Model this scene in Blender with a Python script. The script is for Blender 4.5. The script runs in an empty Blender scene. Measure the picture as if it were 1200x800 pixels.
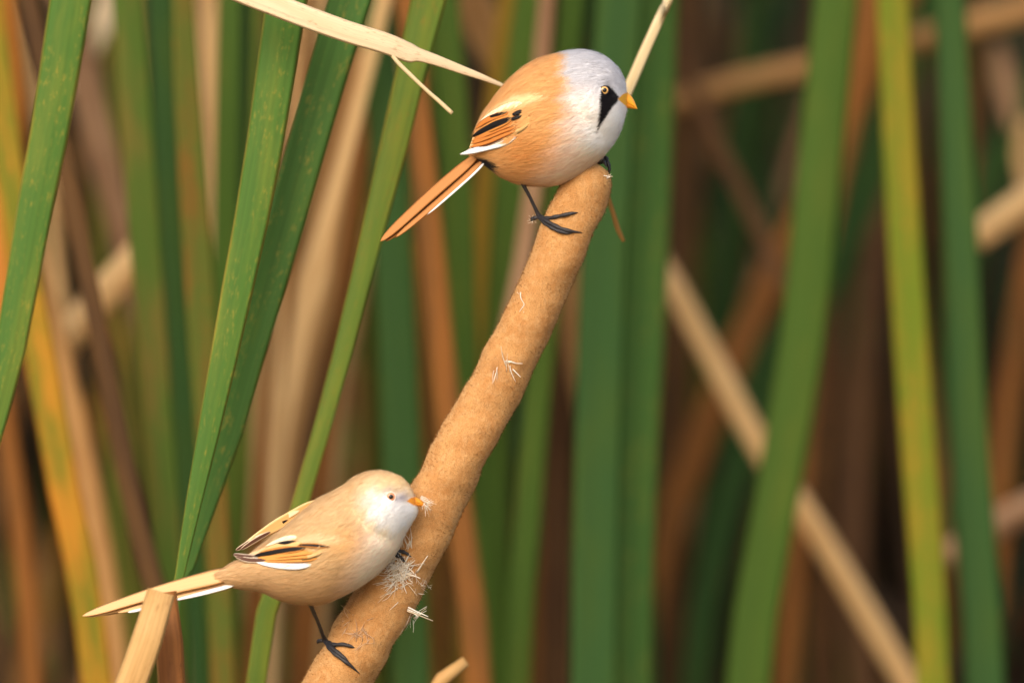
import bpy, math, random
import numpy as np
from mathutils import Vector
from mathutils.bvhtree import BVHTree

random.seed(7)
rng = np.random.default_rng(7)
scene = bpy.context.scene
COL = scene.collection
PI = math.pi

# ------------------------------------------------------------------ camera, sky, sun, exposure
S = 0.00045          # metres per photo pixel in the plane of the birds
D = 6.0              # camera to the plane of the birds
CZ = 1.40            # height of the view axis above the marsh
cam_d = bpy.data.cameras.new("camera")
cam = bpy.data.objects.new("camera", cam_d); COL.objects.link(cam)
cam.location = (0, -D, CZ); cam.rotation_euler = (PI / 2, 0, 0)
cam_d.sensor_width = 36; cam_d.lens = 400
cam_d.clip_start = 0.1; cam_d.clip_end = 4000
cam_d.dof.use_dof = True
cam_d.dof.focus_distance = D - 0.012
cam_d.dof.aperture_fstop = 2.9
scene.camera = cam

world = bpy.data.worlds.new("World"); scene.world = world
world.use_nodes = True
wn = world.node_tree
bg = wn.nodes.get("Background") or wn.nodes.new("ShaderNodeBackground")
SUN_EL, SUN_TURN = 36, -20
sky = wn.nodes.new("ShaderNodeTexSky"); sky.sky_type = 'NISHITA'
sky.sun_disc = False
sky.sun_elevation = math.radians(SUN_EL); sky.sun_rotation = math.radians(180 - SUN_TURN)
sky.air_density = 1.0; sky.dust_density = 4.0; sky.ozone_density = 0.5
haze_mix = wn.nodes.new("ShaderNodeMix"); haze_mix.data_type = 'RGBA'; haze_mix.blend_type = 'MULTIPLY'
haze_mix.inputs[0].default_value = 1.0; haze_mix.inputs[7].default_value = (1.0, .99, .965, 1)      # thin warm overcast
wn.links.new(sky.outputs[0], haze_mix.inputs[6]); wn.links.new(haze_mix.outputs[2], bg.inputs[0]); bg.inputs[1].default_value = 0.15
sun_d = bpy.data.lights.new("sun", 'SUN'); sun_d.energy = 0.55; sun_d.angle = math.radians(32)
sun_d.color = (1.0, 0.97, 0.92)
sun = bpy.data.objects.new("sun", sun_d); COL.objects.link(sun)
sun.location = (-1, -3, 6)
sun.rotation_euler = (math.radians(90 - SUN_EL), 0, math.radians(SUN_TURN))
scene.view_settings.view_transform = 'Standard'
scene.view_settings.look = 'None'
scene.view_settings.gamma = 1.0
scene.view_settings.exposure = 0.68
scene.view_settings.use_curve_mapping = False
scene.render.engine = 'CYCLES'
scene.cycles.use_denoising = True
scene.cycles.max_bounces = 6
scene.cycles.transparent_max_bounces = 4

# ------------------------------------------------------------------ helpers
def lin(c):
    c = np.asarray(c, float) / 255.0
    return np.where(c <= 0.04045, c / 12.92, ((c + 0.055) / 1.055) ** 2.4)

def L4(c, k=1.0):
    r = lin(c) * k
    return (float(r[0]), float(r[1]), float(r[2]), 1.0)

def P(px, py, Y=0.0):
    k = (D + Y) / D
    return np.array([(px - 600) * S * k, Y, CZ + (400 - py) * S * k])

def sstep(a, b, x):
    t = np.clip((np.asarray(x, float) - a) / (b - a), 0, 1)
    return t * t * (3 - 2 * t)

def spline(pts, n):
    """Catmull-Rom through the rows of pts, resampled evenly by length of the first three columns."""
    pts = np.asarray(pts, float)
    if len(pts) == 1: return np.repeat(pts, n, 0)
    e = np.vstack([2 * pts[0] - pts[1], pts, 2 * pts[-1] - pts[-2]])
    out = []
    for i in range(1, len(e) - 2):
        for t in np.linspace(0, 1, 24, endpoint=False):
            a, b, c, d = e[i - 1], e[i], e[i + 1], e[i + 2]
            out.append(.5 * ((2 * b) + (c - a) * t + (2 * a - 5 * b + 4 * c - d) * t * t + (3 * b - a - 3 * c + d) * t ** 3))
    out.append(pts[-1]); out = np.array(out)
    seg = np.r_[0, np.cumsum(np.linalg.norm(np.diff(out[:, :min(3, out.shape[1])], axis=0), axis=1))]
    q = np.linspace(0, seg[-1], n)
    return np.stack([np.interp(q, seg, out[:, k]) for k in range(out.shape[1])], 1)

def nrm(v):
    return v / np.maximum(np.linalg.norm(v, axis=-1, keepdims=True), 1e-12)

ORIGIN = {}
def mesh_obj(name, verts, faces, mat, parent=None, origin=None, colors=None, uvs=None, smooth=True, normals=None):
    verts = np.asarray(verts, float)
    org = ORIGIN[parent.name] if parent is not None else (np.zeros(3) if origin is None else np.asarray(origin, float))
    me = bpy.data.meshes.new(name)
    me.from_pydata((verts - org).tolist(), [], [tuple(int(i) for i in f) for f in faces])
    if colors is not None:
        a = me.color_attributes.new("Col", 'FLOAT_COLOR', 'POINT')
        c = np.ones((len(verts), 4), np.float32); c[:, :3] = colors
        a.data.foreach_set("color", c.ravel())
    if uvs is not None:
        uvs = np.asarray(uvs, np.float32)
        ul = me.uv_layers.new(name="UVMap")
        idx = np.empty(len(me.loops), np.int32); me.loops.foreach_get("vertex_index", idx)
        ul.data.foreach_set("uv", uvs[idx].ravel())
    if smooth:
        me.polygons.foreach_set("use_smooth", np.ones(len(me.polygons), bool))
    if normals is not None:
        me.normals_split_custom_set_from_vertices(np.asarray(normals, float).tolist())
    me.update()
    if mat is not None: me.materials.append(mat)
    o = bpy.data.objects.new(name, me); COL.objects.link(o)
    if parent is not None: o.parent = parent
    else: o.location = org
    ORIGIN[o.name] = org
    return o

def thing(name, label, cat, loc, group=None):
    o = bpy.data.objects.new(name, None); COL.objects.link(o)
    o.empty_display_size = 0.02
    o.location = loc; ORIGIN[o.name] = np.asarray(loc, float)
    return tag(o, label, cat, group)

def tag(o, label=None, cat=None, group=None, kind=None):
    if label: o['label'] = label
    if cat: o['category'] = cat
    if group: o['group'] = group
    if kind: o['kind'] = kind
    return o

def ring_faces(n, m, base=0, caps=True):
    f = []
    for i in range(n - 1):
        a = base + i * m; b = a + m
        for j in range(m):
            k = (j + 1) % m
            f.append((a + j, a + k, b + k, b + j))
    if caps:
        f.append(tuple(base + j for j in range(m))[::-1])
        f.append(tuple(base + (n - 1) * m + j for j in range(m)))
    return f

def frames(C):
    T = nrm(np.gradient(C, axis=0))
    ref = np.array([0, 1.0, 0])
    A = np.cross(T, ref)
    bad = np.linalg.norm(A, axis=1) < 1e-3
    A[bad] = np.array([1.0, 0, 0])
    A = nrm(A); B = np.cross(A, T)
    return T, A, B

def tube(path, n=24, m=10, wob=0.0, r0=None):
    """path rows (x,y,z,r) -> verts, faces."""
    q = spline(path, n); C = q[:, :3]; R = q[:, 3]
    T, A, B = frames(C)
    th = np.linspace(0, 2 * PI, m, endpoint=False)
    rr = R[:, None] * np.ones(m)[None]
    if wob: rr = rr * (1 + wob * rng.standard_normal((n, m)))
    V = C[:, None, :] + rr[..., None] * (np.cos(th)[None, :, None] * A[:, None, :] + np.sin(th)[None, :, None] * B[:, None, :])
    return V.reshape(-1, 3), ring_faces(n, m)

def merge(parts):
    V, F, k = [], [], 0
    for v, f in parts:
        V.append(v); F += [tuple(i + k for i in q) for q in f]; k += len(v)
    return np.vstack(V), F

# ------------------------------------------------------------------ node helpers
def new_mat(name):
    m = bpy.data.materials.new(name); m.use_nodes = True
    nt = m.node_tree; b = nt.nodes["Principled BSDF"]
    return m, nt, b

def nd(nt, typ, **kw):
    n = nt.nodes.new(typ)
    for k, v in kw.items():
        if k.startswith("i_"):
            key = k[2:]; key = int(key) if key.isdigit() else key
            if hasattr(v, 'is_output'): nt.links.new(v, n.inputs[key])
            else: n.inputs[key].default_value = v
        else: setattr(n, k, v)
    return n

def math_n(nt, op, a, b=0.0, clamp=False):
    n = nt.nodes.new("ShaderNodeMath"); n.operation = op; n.use_clamp = clamp
    for i, v in enumerate((a, b)):
        if hasattr(v, 'is_output'): nt.links.new(v, n.inputs[i])
        else: n.inputs[i].default_value = v
    return n.outputs[0]

def maprange(nt, v, a, b, c=0.0, d=1.0):
    n = nt.nodes.new("ShaderNodeMapRange"); n.interpolation_type = 'SMOOTHSTEP'
    nt.links.new(v, n.inputs[0])
    for i, x in enumerate((a, b, c, d)): n.inputs[i + 1].default_value = x
    return n.outputs[0]

def mixc(nt, f, a, b, mode='MIX'):
    n = nt.nodes.new("ShaderNodeMix"); n.data_type = 'RGBA'; n.blend_type = mode
    if hasattr(f, 'is_output'): nt.links.new(f, n.inputs[0])
    else: n.inputs[0].default_value = f
    for i, v in ((6, a), (7, b)):
        if hasattr(v, 'is_output'): nt.links.new(v, n.inputs[i])
        else: n.inputs[i].default_value = v
    return n.outputs[2]

def noise(nt, vec, scale=1.0, detail=3.0, rough=0.55):
    n = nt.nodes.new("ShaderNodeTexNoise")
    nt.links.new(vec, n.inputs["Vector"])
    n.inputs["Scale"].default_value = scale; n.inputs["Detail"].default_value = detail
    n.inputs["Roughness"].default_value = rough
    return n.outputs["Fac"]

def uvvec(nt, su, sv, seed):
    uv = nd(nt, "ShaderNodeUVMap")
    mp = nd(nt, "ShaderNodeMapping")
    oi = nd(nt, "ShaderNodeObjectInfo"); off = nd(nt, "ShaderNodeVectorMath", operation='ADD')
    sc = math_n(nt, 'MULTIPLY', oi.outputs["Random"], 37.0)
    nt.links.new(uv.outputs[0], off.inputs[0]); nt.links.new(sc, off.inputs[1])
    nt.links.new(off.outputs[0], mp.inputs[0])
    mp.inputs["Location"].default_value = (seed * 1.37, seed * 2.11, seed)
    mp.inputs["Scale"].default_value = (su, sv, 1)
    return mp.outputs[0]

MATS = {}
def leaf_mat(name, base, second=None, edge=None, speck=None, sec_amt=0.5, edge_amt=0.7, k=1.0, rough=0.5, trans=0.12, veins=0.3):
    m, nt, b = new_mat(name)
    sd = random.uniform(0, 50)
    uvn = nd(nt, "ShaderNodeUVMap")
    sep = nd(nt, "ShaderNodeSeparateXYZ"); nt.links.new(uvn.outputs[0], sep.inputs[0])
    u = sep.outputs[0]
    streak = noise(nt, uvvec(nt, 13, 3.0, sd), 1, 4)
    fine = noise(nt, uvvec(nt, 60, 3, sd + 3), 1, 3)
    blot = noise(nt, uvvec(nt, 1.6, 13, sd + 7), 1, 4, .6)
    c = mixc(nt, maprange(nt, blot, .5 + .28 * (1 - 2 * sec_amt) - .14, .5 + .28 * (1 - 2 * sec_amt) + .16), L4(base, k), L4(second if second is not None else base, k))
    dark = mixc(nt, 1.0, c, (.62, .62, .58, 1), 'MULTIPLY')
    c = mixc(nt, math_n(nt, 'MULTIPLY', maprange(nt, streak, .35, .7), veins * 1.6), c, dark)
    lite = mixc(nt, 1.0, c, (1.35, 1.3, 1.2, 1), 'MULTIPLY')
    c = mixc(nt, math_n(nt, 'MULTIPLY', maprange(nt, fine, .45, .75), veins), c, lite)
    if edge is not None:
        e = math_n(nt, 'ABSOLUTE', math_n(nt, 'SUBTRACT', u, .5))
        e2 = math_n(nt, 'ADD', e, math_n(nt, 'MULTIPLY', math_n(nt, 'SUBTRACT', blot, .5), .12))
        c = mixc(nt, math_n(nt, 'MULTIPLY', maprange(nt, e2, .42, .5), edge_amt), c, L4(edge, k))
    if speck is not None:
        sp = noise(nt, uvvec(nt, 11, 170, sd + 11), 1, 5, .65)
        sp2 = noise(nt, uvvec(nt, 3, 26, sd + 17), 1, 2)
        f = math_n(nt, 'MULTIPLY', maprange(nt, sp, .52, .68), maprange(nt, sp2, .40, .60))
        c = mixc(nt, math_n(nt, 'MULTIPLY', f, .5), c, L4(speck, k))
    nt.links.new(c, b.inputs["Base Color"])
    b.inputs["Roughness"].default_value = rough
    b.inputs["Specular IOR Level"].default_value = .16
    bump = nd(nt, "ShaderNodeBump", i_Strength=.12, i_Distance=.0005)
    nt.links.new(streak, bump.inputs["Height"]); nt.links.new(bump.outputs[0], b.inputs["Normal"])
    tr = nd(nt, "ShaderNodeBsdfTranslucent"); nt.links.new(c, tr.inputs[0])
    mx = nd(nt, "ShaderNodeMixShader"); mx.inputs[0].default_value = trans
    nt.links.new(b.outputs[0], mx.inputs[1]); nt.links.new(tr.outputs[0], mx.inputs[2])
    nt.links.new(mx.outputs[0], nt.nodes["Material Output"].inputs[0])
    return m

def attr_mat(name, rough=.8, spec=.15, sheen=0.0, var=.0, scale=900, trans=0.0):
    m, nt, b = new_mat(name)
    a = nd(nt, "ShaderNodeVertexColor"); a.layer_name = "Col"
    c = a.outputs[0]
    if var:
        tc = nd(nt, "ShaderNodeTexCoord")
        n = noise(nt, tc.outputs["Object"], scale, 4)
        c = mixc(nt, maprange(nt, n, .3, .7), mixc(nt, 1, c, (1 - var, 1 - var, 1 - var, 1), 'MULTIPLY'), mixc(nt, 1, c, (1 + var, 1 + var, 1 + var, 1), 'MULTIPLY'))
    nt.links.new(c, b.inputs["Base Color"])
    b.inputs["Roughness"].default_value = rough
    b.inputs["Specular IOR Level"].default_value = spec
    b.inputs["Sheen Weight"].default_value = sheen
    if trans:
        tr = nd(nt, "ShaderNodeBsdfTranslucent"); nt.links.new(c, tr.inputs[0])
        mx = nd(nt, "ShaderNodeMixShader"); mx.inputs[0].default_value = trans
        nt.links.new(b.outputs[0], mx.inputs[1]); nt.links.new(tr.outputs[0], mx.inputs[2])
        nt.links.new(mx.outputs[0], nt.nodes["Material Output"].inputs[0])
    return m

def plain_mat(name, c, rough=.5, spec=.4, var=.25, scale=1500, bump=.2):
    m, nt, b = new_mat(name)
    tc = nd(nt, "ShaderNodeTexCoord")
    n = noise(nt, tc.outputs["Object"], scale, 4)
    cc = np.array(L4(c)); lo = cc * (1 - var); hi = cc * (1 + var); lo[3] = hi[3] = 1
    nt.links.new(mixc(nt, maprange(nt, n, .3, .7), tuple(lo), tuple(hi)), b.inputs["Base Color"])
    b.inputs["Roughness"].default_value = rough; b.inputs["Specular IOR Level"].default_value = spec
    if bump:
        bp = nd(nt, "ShaderNodeBump", i_Strength=bump, i_Distance=.0004)
        nt.links.new(n, bp.inputs["Height"]); nt.links.new(bp.outputs[0], b.inputs["Normal"])
    return m

# ------------------------------------------------------------------ the setting: marsh ground with an added dark backing slope behind the reeds
def ground():
    xs = np.r_[np.linspace(-600, -6, 14), np.linspace(-5, 5, 60), np.linspace(6, 600, 14)]
    ys = np.r_[np.linspace(-600, -9, 14), np.linspace(-8, 7, 90), np.linspace(8, 600, 14)]
    X, Y = np.meshgrid(xs, ys)
    Z = 3.2 * sstep(2.6, 5.6, Y) + .02 * np.sin(X * 3.1 + Y * 2.3) * np.cos(Y * 2.7 - X) * (np.abs(X) < 8)
    V = np.stack([X, Y, Z], -1).reshape(-1, 3)
    n = len(xs); F = []
    for j in range(len(ys) - 1):
        for i in range(n - 1):
            F.append((j * n + i, j * n + i + 1, (j + 1) * n + i + 1, (j + 1) * n + i))
    m, nt, b = new_mat("marsh_bounce_ground")
    tc = nd(nt, "ShaderNodeTexCoord")
    n1 = noise(nt, tc.outputs["Object"], 3, 6); n2 = noise(nt, tc.outputs["Object"], 40, 5)
    c = mixc(nt, maprange(nt, n1, .35, .65), L4((132, 112, 78)), L4((164, 142, 100)))  # pale straw tone added to bounce warm light up under the birds
    c = mixc(nt, maprange(nt, n2, .5, .7), c, L4((48, 54, 28)))
    sp = nd(nt, "ShaderNodeSeparateXYZ"); nt.links.new(tc.outputs["Object"], sp.inputs[0])       # added dark backing slope, shuts out the sky behind the reeds
    c = mixc(nt, maprange(nt, sp.outputs[1], 2.2, 3.0), c, mixc(nt, maprange(nt, n1, .35, .65), L4((54, 42, 28)), L4((44, 50, 26))))
    nt.links.new(c, b.inputs["Base Color"]); b.inputs["Roughness"].default_value = .9
    bp = nd(nt, "ShaderNodeBump", i_Strength=.6, i_Distance=.02); nt.links.new(n2, bp.inputs["Height"]); nt.links.new(bp.outputs[0], b.inputs["Normal"])
    o = mesh_obj("ground", V, F, m)
    tag(o, kind='structure')
ground()

# ------------------------------------------------------------------ far reeds: one dense mass nobody could count
def thicket():
    V, F, Cc, k = [], [], [], 0
    pal = [((70, 52, 34), 30), ((92, 68, 42), 18), ((58, 38, 24), 26), ((120, 86, 50), 7), ((52, 72, 34), 14), ((40, 66, 46), 12), ((96, 64, 34), 9)]
    cols = [lin(c) for c, w in pal]; wts = np.array([w for c, w in pal], float); wts /= wts.sum()
    N = 2800
    for i in range(N):
        x = rng.uniform(-1.9, 1.9); y = 0.85 + 1.75 * rng.random() ** .8
        h = rng.uniform(1.5, 2.3)
        lean = rng.normal(0, .16); ly = rng.normal(0, .10)
        w = rng.uniform(.004, .011)
        bend = rng.normal(0, .12)
        if rng.random() < .16: lean = rng.normal(0, .8); h = rng.uniform(1.1, 1.8)
        a0 = rng.uniform(0, PI); a1 = a0 + rng.normal(0, .8)
        col = cols[rng.choice(len(cols), p=wts)] * rng.uniform(.4, .9)  # reed colours darkened, the shade of the deep gaps put into them
        if x < .02 and y < 1.7 and rng.random() < .38:          # the left of the bed holds more pale standing straw and fresh leaves
            col = lin([(176, 136, 90), (150, 104, 58), (96, 116, 46), (72, 100, 44), (170, 120, 50)][rng.integers(5)]) * rng.uniform(.4, .85)
        elif x >= .02 and y < 1.6 and rng.random() < .22:
            col = lin([(60, 92, 44), (74, 100, 42), (120, 82, 46)][rng.integers(3)]) * rng.uniform(.6, 1.0)
        n = 9
        t = np.linspace(0, 1, n)
        C = np.stack([x + h * lean * t + bend * t ** 3 - h * lean * .6, y + h * ly * (t - .6), h * t], 1)
        C[:, 1] = np.clip(C[:, 1], .72, 2.9)
        T = nrm(np.gradient(C, axis=0)); ang = a0 + (a1 - a0) * t
        W = nrm(np.cross(T, np.stack([np.cos(ang), np.sin(ang), 0 * t], 1)))
        Nn = np.cross(W, T)
        hw = w * (1 - t ** 4) + .0005
        V.append(np.stack([C - W * hw[:, None], C + Nn * (hw * .35)[:, None], C + W * hw[:, None]], 1).reshape(-1, 3))
        for j in range(n - 1):
            for q in range(2):
                F.append((k + j * 3 + q, k + j * 3 + q + 1, k + j * 3 + q + 4, k + j * 3 + q + 3))
        Cc.append(np.repeat((col[None] * (1 + .12 * rng.standard_normal((n, 1)))), 3, 0))
        k += 3 * n
    o = mesh_obj("reed_thicket", np.vstack(V), F, attr_mat("dead_reed_mass", .7, .2, var=.25, scale=60, trans=.15), colors=np.clip(np.vstack(Cc), .004, 1))
    tag(o, "dense dark mass of dead brown and green reeds filling the far background", "reeds", kind='stuff')
thicket()

# ------------------------------------------------------------------ reed leaves and stalks, one object each
def ribbon(pts, Y, turn=0.0, twist=0.0, thick=.035, keel=0.0, dy=0.0, n=60, low=True, high=True, rag=.0, lean_keep=.55):
    """pts: (px, py, visible width px) from top to bottom. Leaves run on to the marsh and to their tips."""
    rows = []
    for p in pts:
        yy = (p[3] if len(p) > 3 else Y) + dy * (p[1] - 400) * S
        q = P(p[0], p[1], yy); rows.append([*q, p[2] * S * .5 * (D + yy) / D])
    rows = np.array(rows)
    if high:
        d = nrm((rows[0] - rows[1])[:3]); w = rows[0][3]
        e1 = np.r_[rows[0][:3] + d * .18, w * .92]; e2 = np.r_[rows[0][:3] + d * .42 + [0, .015, -.01], w * .6]; e3 = np.r_[rows[0][:3] + d * .62 + [0, .04, -.04], .0006]
        rows = np.vstack([e3, e2, e1, rows])
    if low:
        d = nrm((rows[-1] - rows[-2])[:3]); d = nrm(np.array([d[0] * lean_keep, d[1] * lean_keep, min(d[2], -.35)]))
        z0 = rows[-1][2]; L = (z0 + .03) / -d[2]; w = max(rows[-1][3], .004)
        rows = np.vstack([rows, np.r_[rows[-1][:3] + d * L * .35, w], np.r_[rows[-1][:3] + d * L, w * .9]])
    q = spline(rows, n); C = q[:, :3]; hw = q[:, 3]
    T, A, B = frames(C)
    tt = np.linspace(-1, 1, n)
    ang = turn + twist * tt
    ca, sa = np.cos(ang)[:, None], np.sin(ang)[:, None]
    W = A * ca + B * sa; Nn = -A * sa + B * ca
    hw = hw / np.maximum(np.cos(ang), .45)
    if rag: hw = hw * (1 + rag * np.convolve(rng.standard_normal(n + 6), np.ones(4) / 2, 'same')[3:-3])
    us = np.linspace(-1, 1, 9)
    ring_u = np.r_[us, us[-2:0:-1]]
    prof = np.where(np.arange(16) < 9, 1.0, -.55)
    off = prof * (1 - ring_u ** 2) * thick - keel * (np.abs(ring_u) - .5)
    V = C[:, None] + W[:, None] * (ring_u[None, :] * hw[:, None])[..., None] - Nn[:, None] * (off[None, :] * hw[:, None])[..., None]
    ln = np.r_[0, np.cumsum(np.linalg.norm(np.diff(C, axis=0), axis=1))]
    uv = np.stack([np.broadcast_to(ring_u * .5 + .5, (n, 16)), np.broadcast_to(ln[:, None], (n, 16))], -1).reshape(-1, 2)
    return V.reshape(-1, 3), ring_faces(n, 16), uv, C[-1]

def leaf(name, label, mat, pts, Y, group=None, cat="reed leaf", parent=None, **kw):
    V, F, uv, base = ribbon(pts, Y, **kw)
    if parent is not None:
        return mesh_obj(name, V, F, mat, parent=parent, uvs=uv)
    o = mesh_obj(name, V, F, mat, origin=base, uvs=uv)
    return tag(o, label, cat, group)

GREEN = dict(base=(76, 112, 44), second=(100, 122, 46), edge=(172, 156, 66), speck=(164, 146, 56), sec_amt=.4, edge_amt=.8, veins=.22)
G1 = leaf_mat("green_leaf_speckled", **GREEN)
G2 = leaf_mat("green_leaf", (68, 105, 44), (86, 114, 42), (150, 150, 70), (150, 134, 56), sec_amt=.3, edge_amt=.45)
G3 = leaf_mat("green_leaf_light", (96, 120, 44), (118, 130, 46), (168, 150, 62), (150, 110, 40), sec_amt=.45, edge_amt=.7)
GB = leaf_mat("green_leaf_blurred", (70, 98, 30), (86, 104, 32), (94, 112, 46), sec_amt=.35)
GT = leaf_mat("green_leaf_blueish", (54, 88, 40), (64, 92, 36), sec_amt=.4)
GD = leaf_mat("green_leaf_deep", (40, 66, 26), (50, 74, 28), sec_amt=.4)
GR = leaf_mat("green_leaf_rusty", (86, 98, 32), (124, 84, 30), (108, 104, 38), (150, 84, 26), sec_amt=.45)
GY = leaf_mat("yellow_green_leaf", (104, 122, 26), (136, 124, 30), (166, 132, 42), (196, 120, 40), sec_amt=.45)
YO = leaf_mat("yellowing_leaf", (112, 118, 28), (190, 132, 38), (196, 108, 38), (200, 110, 34), sec_amt=.5, edge_amt=.9)
RU = leaf_mat("rusty_dead_leaf", (152, 96, 42), (124, 82, 40), (164, 116, 58), sec_amt=.5)
BR = leaf_mat("brown_dead_leaf", (110, 78, 48), (90, 62, 40), sec_amt=.5)
DB = leaf_mat("dark_brown_dead_leaf", (100, 70, 38), (78, 54, 32), sec_amt=.5)
TN = leaf_mat("tan_dead_leaf", (222, 184, 130), (200, 156, 102), (214, 176, 124), sec_amt=.45)
TB = leaf_mat("tan_brown_leaf", (200, 154, 98), (172, 124, 74), sec_amt=.5)
PK = leaf_mat("pinkish_dead_leaf", (168, 132, 100), (140, 104, 76), sec_amt=.5)
OC = leaf_mat("ochre_leaf", (156, 122, 34), (132, 108, 36), sec_amt=.5)
OR = leaf_mat("orange_dead_leaf", (196, 128, 52), (172, 108, 42), sec_amt=.5)
PALE = leaf_mat("pale_dry_leaf", (244, 222, 186), (236, 208, 168), (238, 212, 170), (176, 120, 66), sec_amt=.4, rough=.55, veins=.22)
STEM = leaf_mat("dry_straw_stem", (226, 206, 164), (212, 186, 138), (206, 176, 128), sec_amt=.4, veins=.25)
STALK = leaf_mat("dry_stalk", (214, 172, 114), (196, 150, 92), (200, 160, 100), (140, 88, 44), sec_amt=.45, veins=.3)
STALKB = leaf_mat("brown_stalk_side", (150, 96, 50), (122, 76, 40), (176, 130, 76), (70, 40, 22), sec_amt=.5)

gG = "green cattail leaves"; gD = "dead cattail leaves"; gS = "broken dry stalks"

# ---- sharp leaves round the birds
leaf("green_leaf", "broad green leaf with yellow specks leaning across the top left corner", G1,
     [(89, -30, 50), (83, 0, 50), (59, 150, 46), (36, 270, 42), (14, 400, 37), (-10, 500, 32), (-32, 580, 30), (-80, 800, 30)], .05, gG, keel=.05)
leaf("green_leaf", "broad green leaf, left of the crossing pair left of the female bird's tail", G1,
     [(343, -40, 49), (336, 0, 48), (318, 120, 46), (302, 220, 42), (286, 300, 39), (270, 380, 35), (250, 480, 28), (233, 560, 22), (219, 630, 15), (208, 690, 10), (200, 760, 9)], .03, gG, keel=.05)
leaf("green_leaf", "broad green leaf passing behind its speckled neighbour, right of the crossing pair", G2,
     [(424, -40, 50), (410, 0, 50), (374, 120, 47), (346, 220, 46), (320, 310, 46), (294, 400, 42), (267, 500, 40), (245, 575, 30), (226, 640, 20), (211, 700, 12), (202, 760, 10)], .06, gG, keel=-.05)
leaf("green_leaf", "slender light green leaf slanting from above down behind the female bird's back", G3,
     [(512, -40, 44), (502, 0, 42), (478, 100, 35), (456, 195, 33), (432, 290, 26), (405, 400, 23), (378, 500, 21), (352, 590, 20), (325, 690, 24), (300, 800, 24)], .09, gG, keel=.06)

o = thing("dry_leaf", "pale dry leaf crossing the top and ending behind the male bird's back", "reed leaf", P(590, 102, .035), gD)
leaf("blade", None, PALE, [(120, -95, 24, -.012), (240, -28, 26, -.008), (330, 9, 27, -.004), (400, 35, 26, 0), (450, 50.5, 25, .004), (478, 61.5, 23, .008), (485, 63.4, 20.5, .009), (491, 64.6, 16, .010), (510, 70.5, 13, .013), (540, 81.5, 10, .018), (566, 91, 7, .022), (597, 103.5, 3, .028)], .0, parent=o, low=False, high=False, thick=.12, n=150)
leaf("torn_fibre", None, STEM, [(456, 60, 5), (466, 73, 5), (480, 87, 5), (500, 106, 4.5), (516, 120, 5), (530, 133, 5)], .006, parent=o, low=False, high=False, thick=.5, n=24)
leaf("dry_straw", "thin pale dry stem rising behind the male bird's head", STEM,
     [(790, -18, 11), (783, 0, 11.5), (760, 50, 12.5), (737, 103, 13), (715, 150, 12), (690, 200, 9)], .06, gD, cat="straw", low=False, thick=.3)
leaf("dry_fibre", "short brown dry fibre hanging beside the tip of the cattail", leaf_mat("brown_fibre", (170, 124, 62), (140, 98, 48)),
     [(706, 214, 5), (712, 230, 5.5), (718, 248, 5.5), (724, 268, 6), (731, 283, 4)], .06, cat="fibre", low=False, high=False, thick=.4, n=24)

o = thing("folded_stalk", "dry stalk folded over into a sharp bend below the female bird's tail", "stalk", P(150, 1500, -.02), gS)
leaf("front_half", None, STALK, [(189, 693, 33), (183, 708, 36), (172, 750, 37), (158, 800, 37), (130, 900, 38)], -.07, parent=o, high=False, thick=.22, n=50)
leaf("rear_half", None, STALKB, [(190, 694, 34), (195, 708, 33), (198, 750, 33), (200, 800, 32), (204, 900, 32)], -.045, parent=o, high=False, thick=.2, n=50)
leaf("broken_stalk", "pale stub of a broken stalk at the bottom edge right of the cattail", STALK,
     [(546, 774, 12), (540, 783, 15), (526, 803, 17), (470, 900, 17)], -.10, gS, cat="stalk", high=False, thick=.5)

# ---- left, softly out of focus
leaf("yellow_leaf", "broad yellow and green leaf slanting down the lower left edge", YO, [(2, 120, 34), (22, 280, 38), (48, 420, 38), (80, 600, 38), (114, 800, 38)], .32, gD)
leaf("orange_leaf", "orange leaf at the upper left edge behind the speckled green leaf", OR, [(-6, 0, 46), (6, 100, 48), (4, 240, 44), (-12, 400, 34), (-44, 560, 30)], .42, gD)
leaf("brown_leaf", "narrow dark brown leaf slanting from the upper left to the female's tail", DB, [(70, 170, 22), (100, 310, 22), (128, 450, 24), (156, 590, 26), (184, 700, 26), (206, 800, 24)], .30, gD)
leaf("tan_leaf", "tan leaf just right of the broad yellow leaf", TB, [(48, 330, 26), (78, 450, 30), (106, 580, 30), (128, 700, 26), (140, 800, 24)], .46, gD)
leaf("broken_stalk", "pale broken stalk lying aslant in the left reeds, lower end free", TN, [(206, 245, 36), (160, 303, 40), (116, 352, 40), (76, 402, 36), (70, 410, 30)], .50, gS, cat="stalk", low=False, high=False, thick=.3)
leaf("pinkish_leaf", "greyish tan dead leaf right of the speckled leaf in the top left corner", PK, [(72, -20, 40), (96, 80, 36), (118, 170, 36), (142, 270, 32), (168, 380, 30), (190, 520, 28)], .56, gD)
leaf("pale_leaf", "pale pinkish dead leaf bit at the top edge right of the speckled leaf", PALE, [(150, -40, 28), (122, 20, 30), (100, 68, 26), (84, 110, 18)], .62, gD, low=False)
GM = leaf_mat("green_leaf_brown_smears", (74, 98, 30), (116, 96, 40), (104, 96, 40), sec_amt=.42)
leaf("green_leaf", "blurred green leaf with brown smears, left of the two dark ones at top left", GM, [(150, -10, 38), (158, 120, 40), (172, 300, 38), (184, 460, 36), (196, 620, 34), (205, 800, 34)], .34, gG)
leaf("green_leaf", "blurred blue green leaf between the smeared leaf and the rusty one at top left", GT, [(188, -10, 32), (195, 150, 32), (203, 320, 34), (215, 480, 34), (228, 650, 36), (240, 800, 36)], .44, gG)
leaf("rusty_leaf", "blurred olive leaf with rust streaks left of the crossing pair", GR, [(214, -10, 26), (220, 120, 32), (232, 300, 36), (240, 440, 34), (252, 600, 32), (262, 800, 30)], .30, gG)
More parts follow.
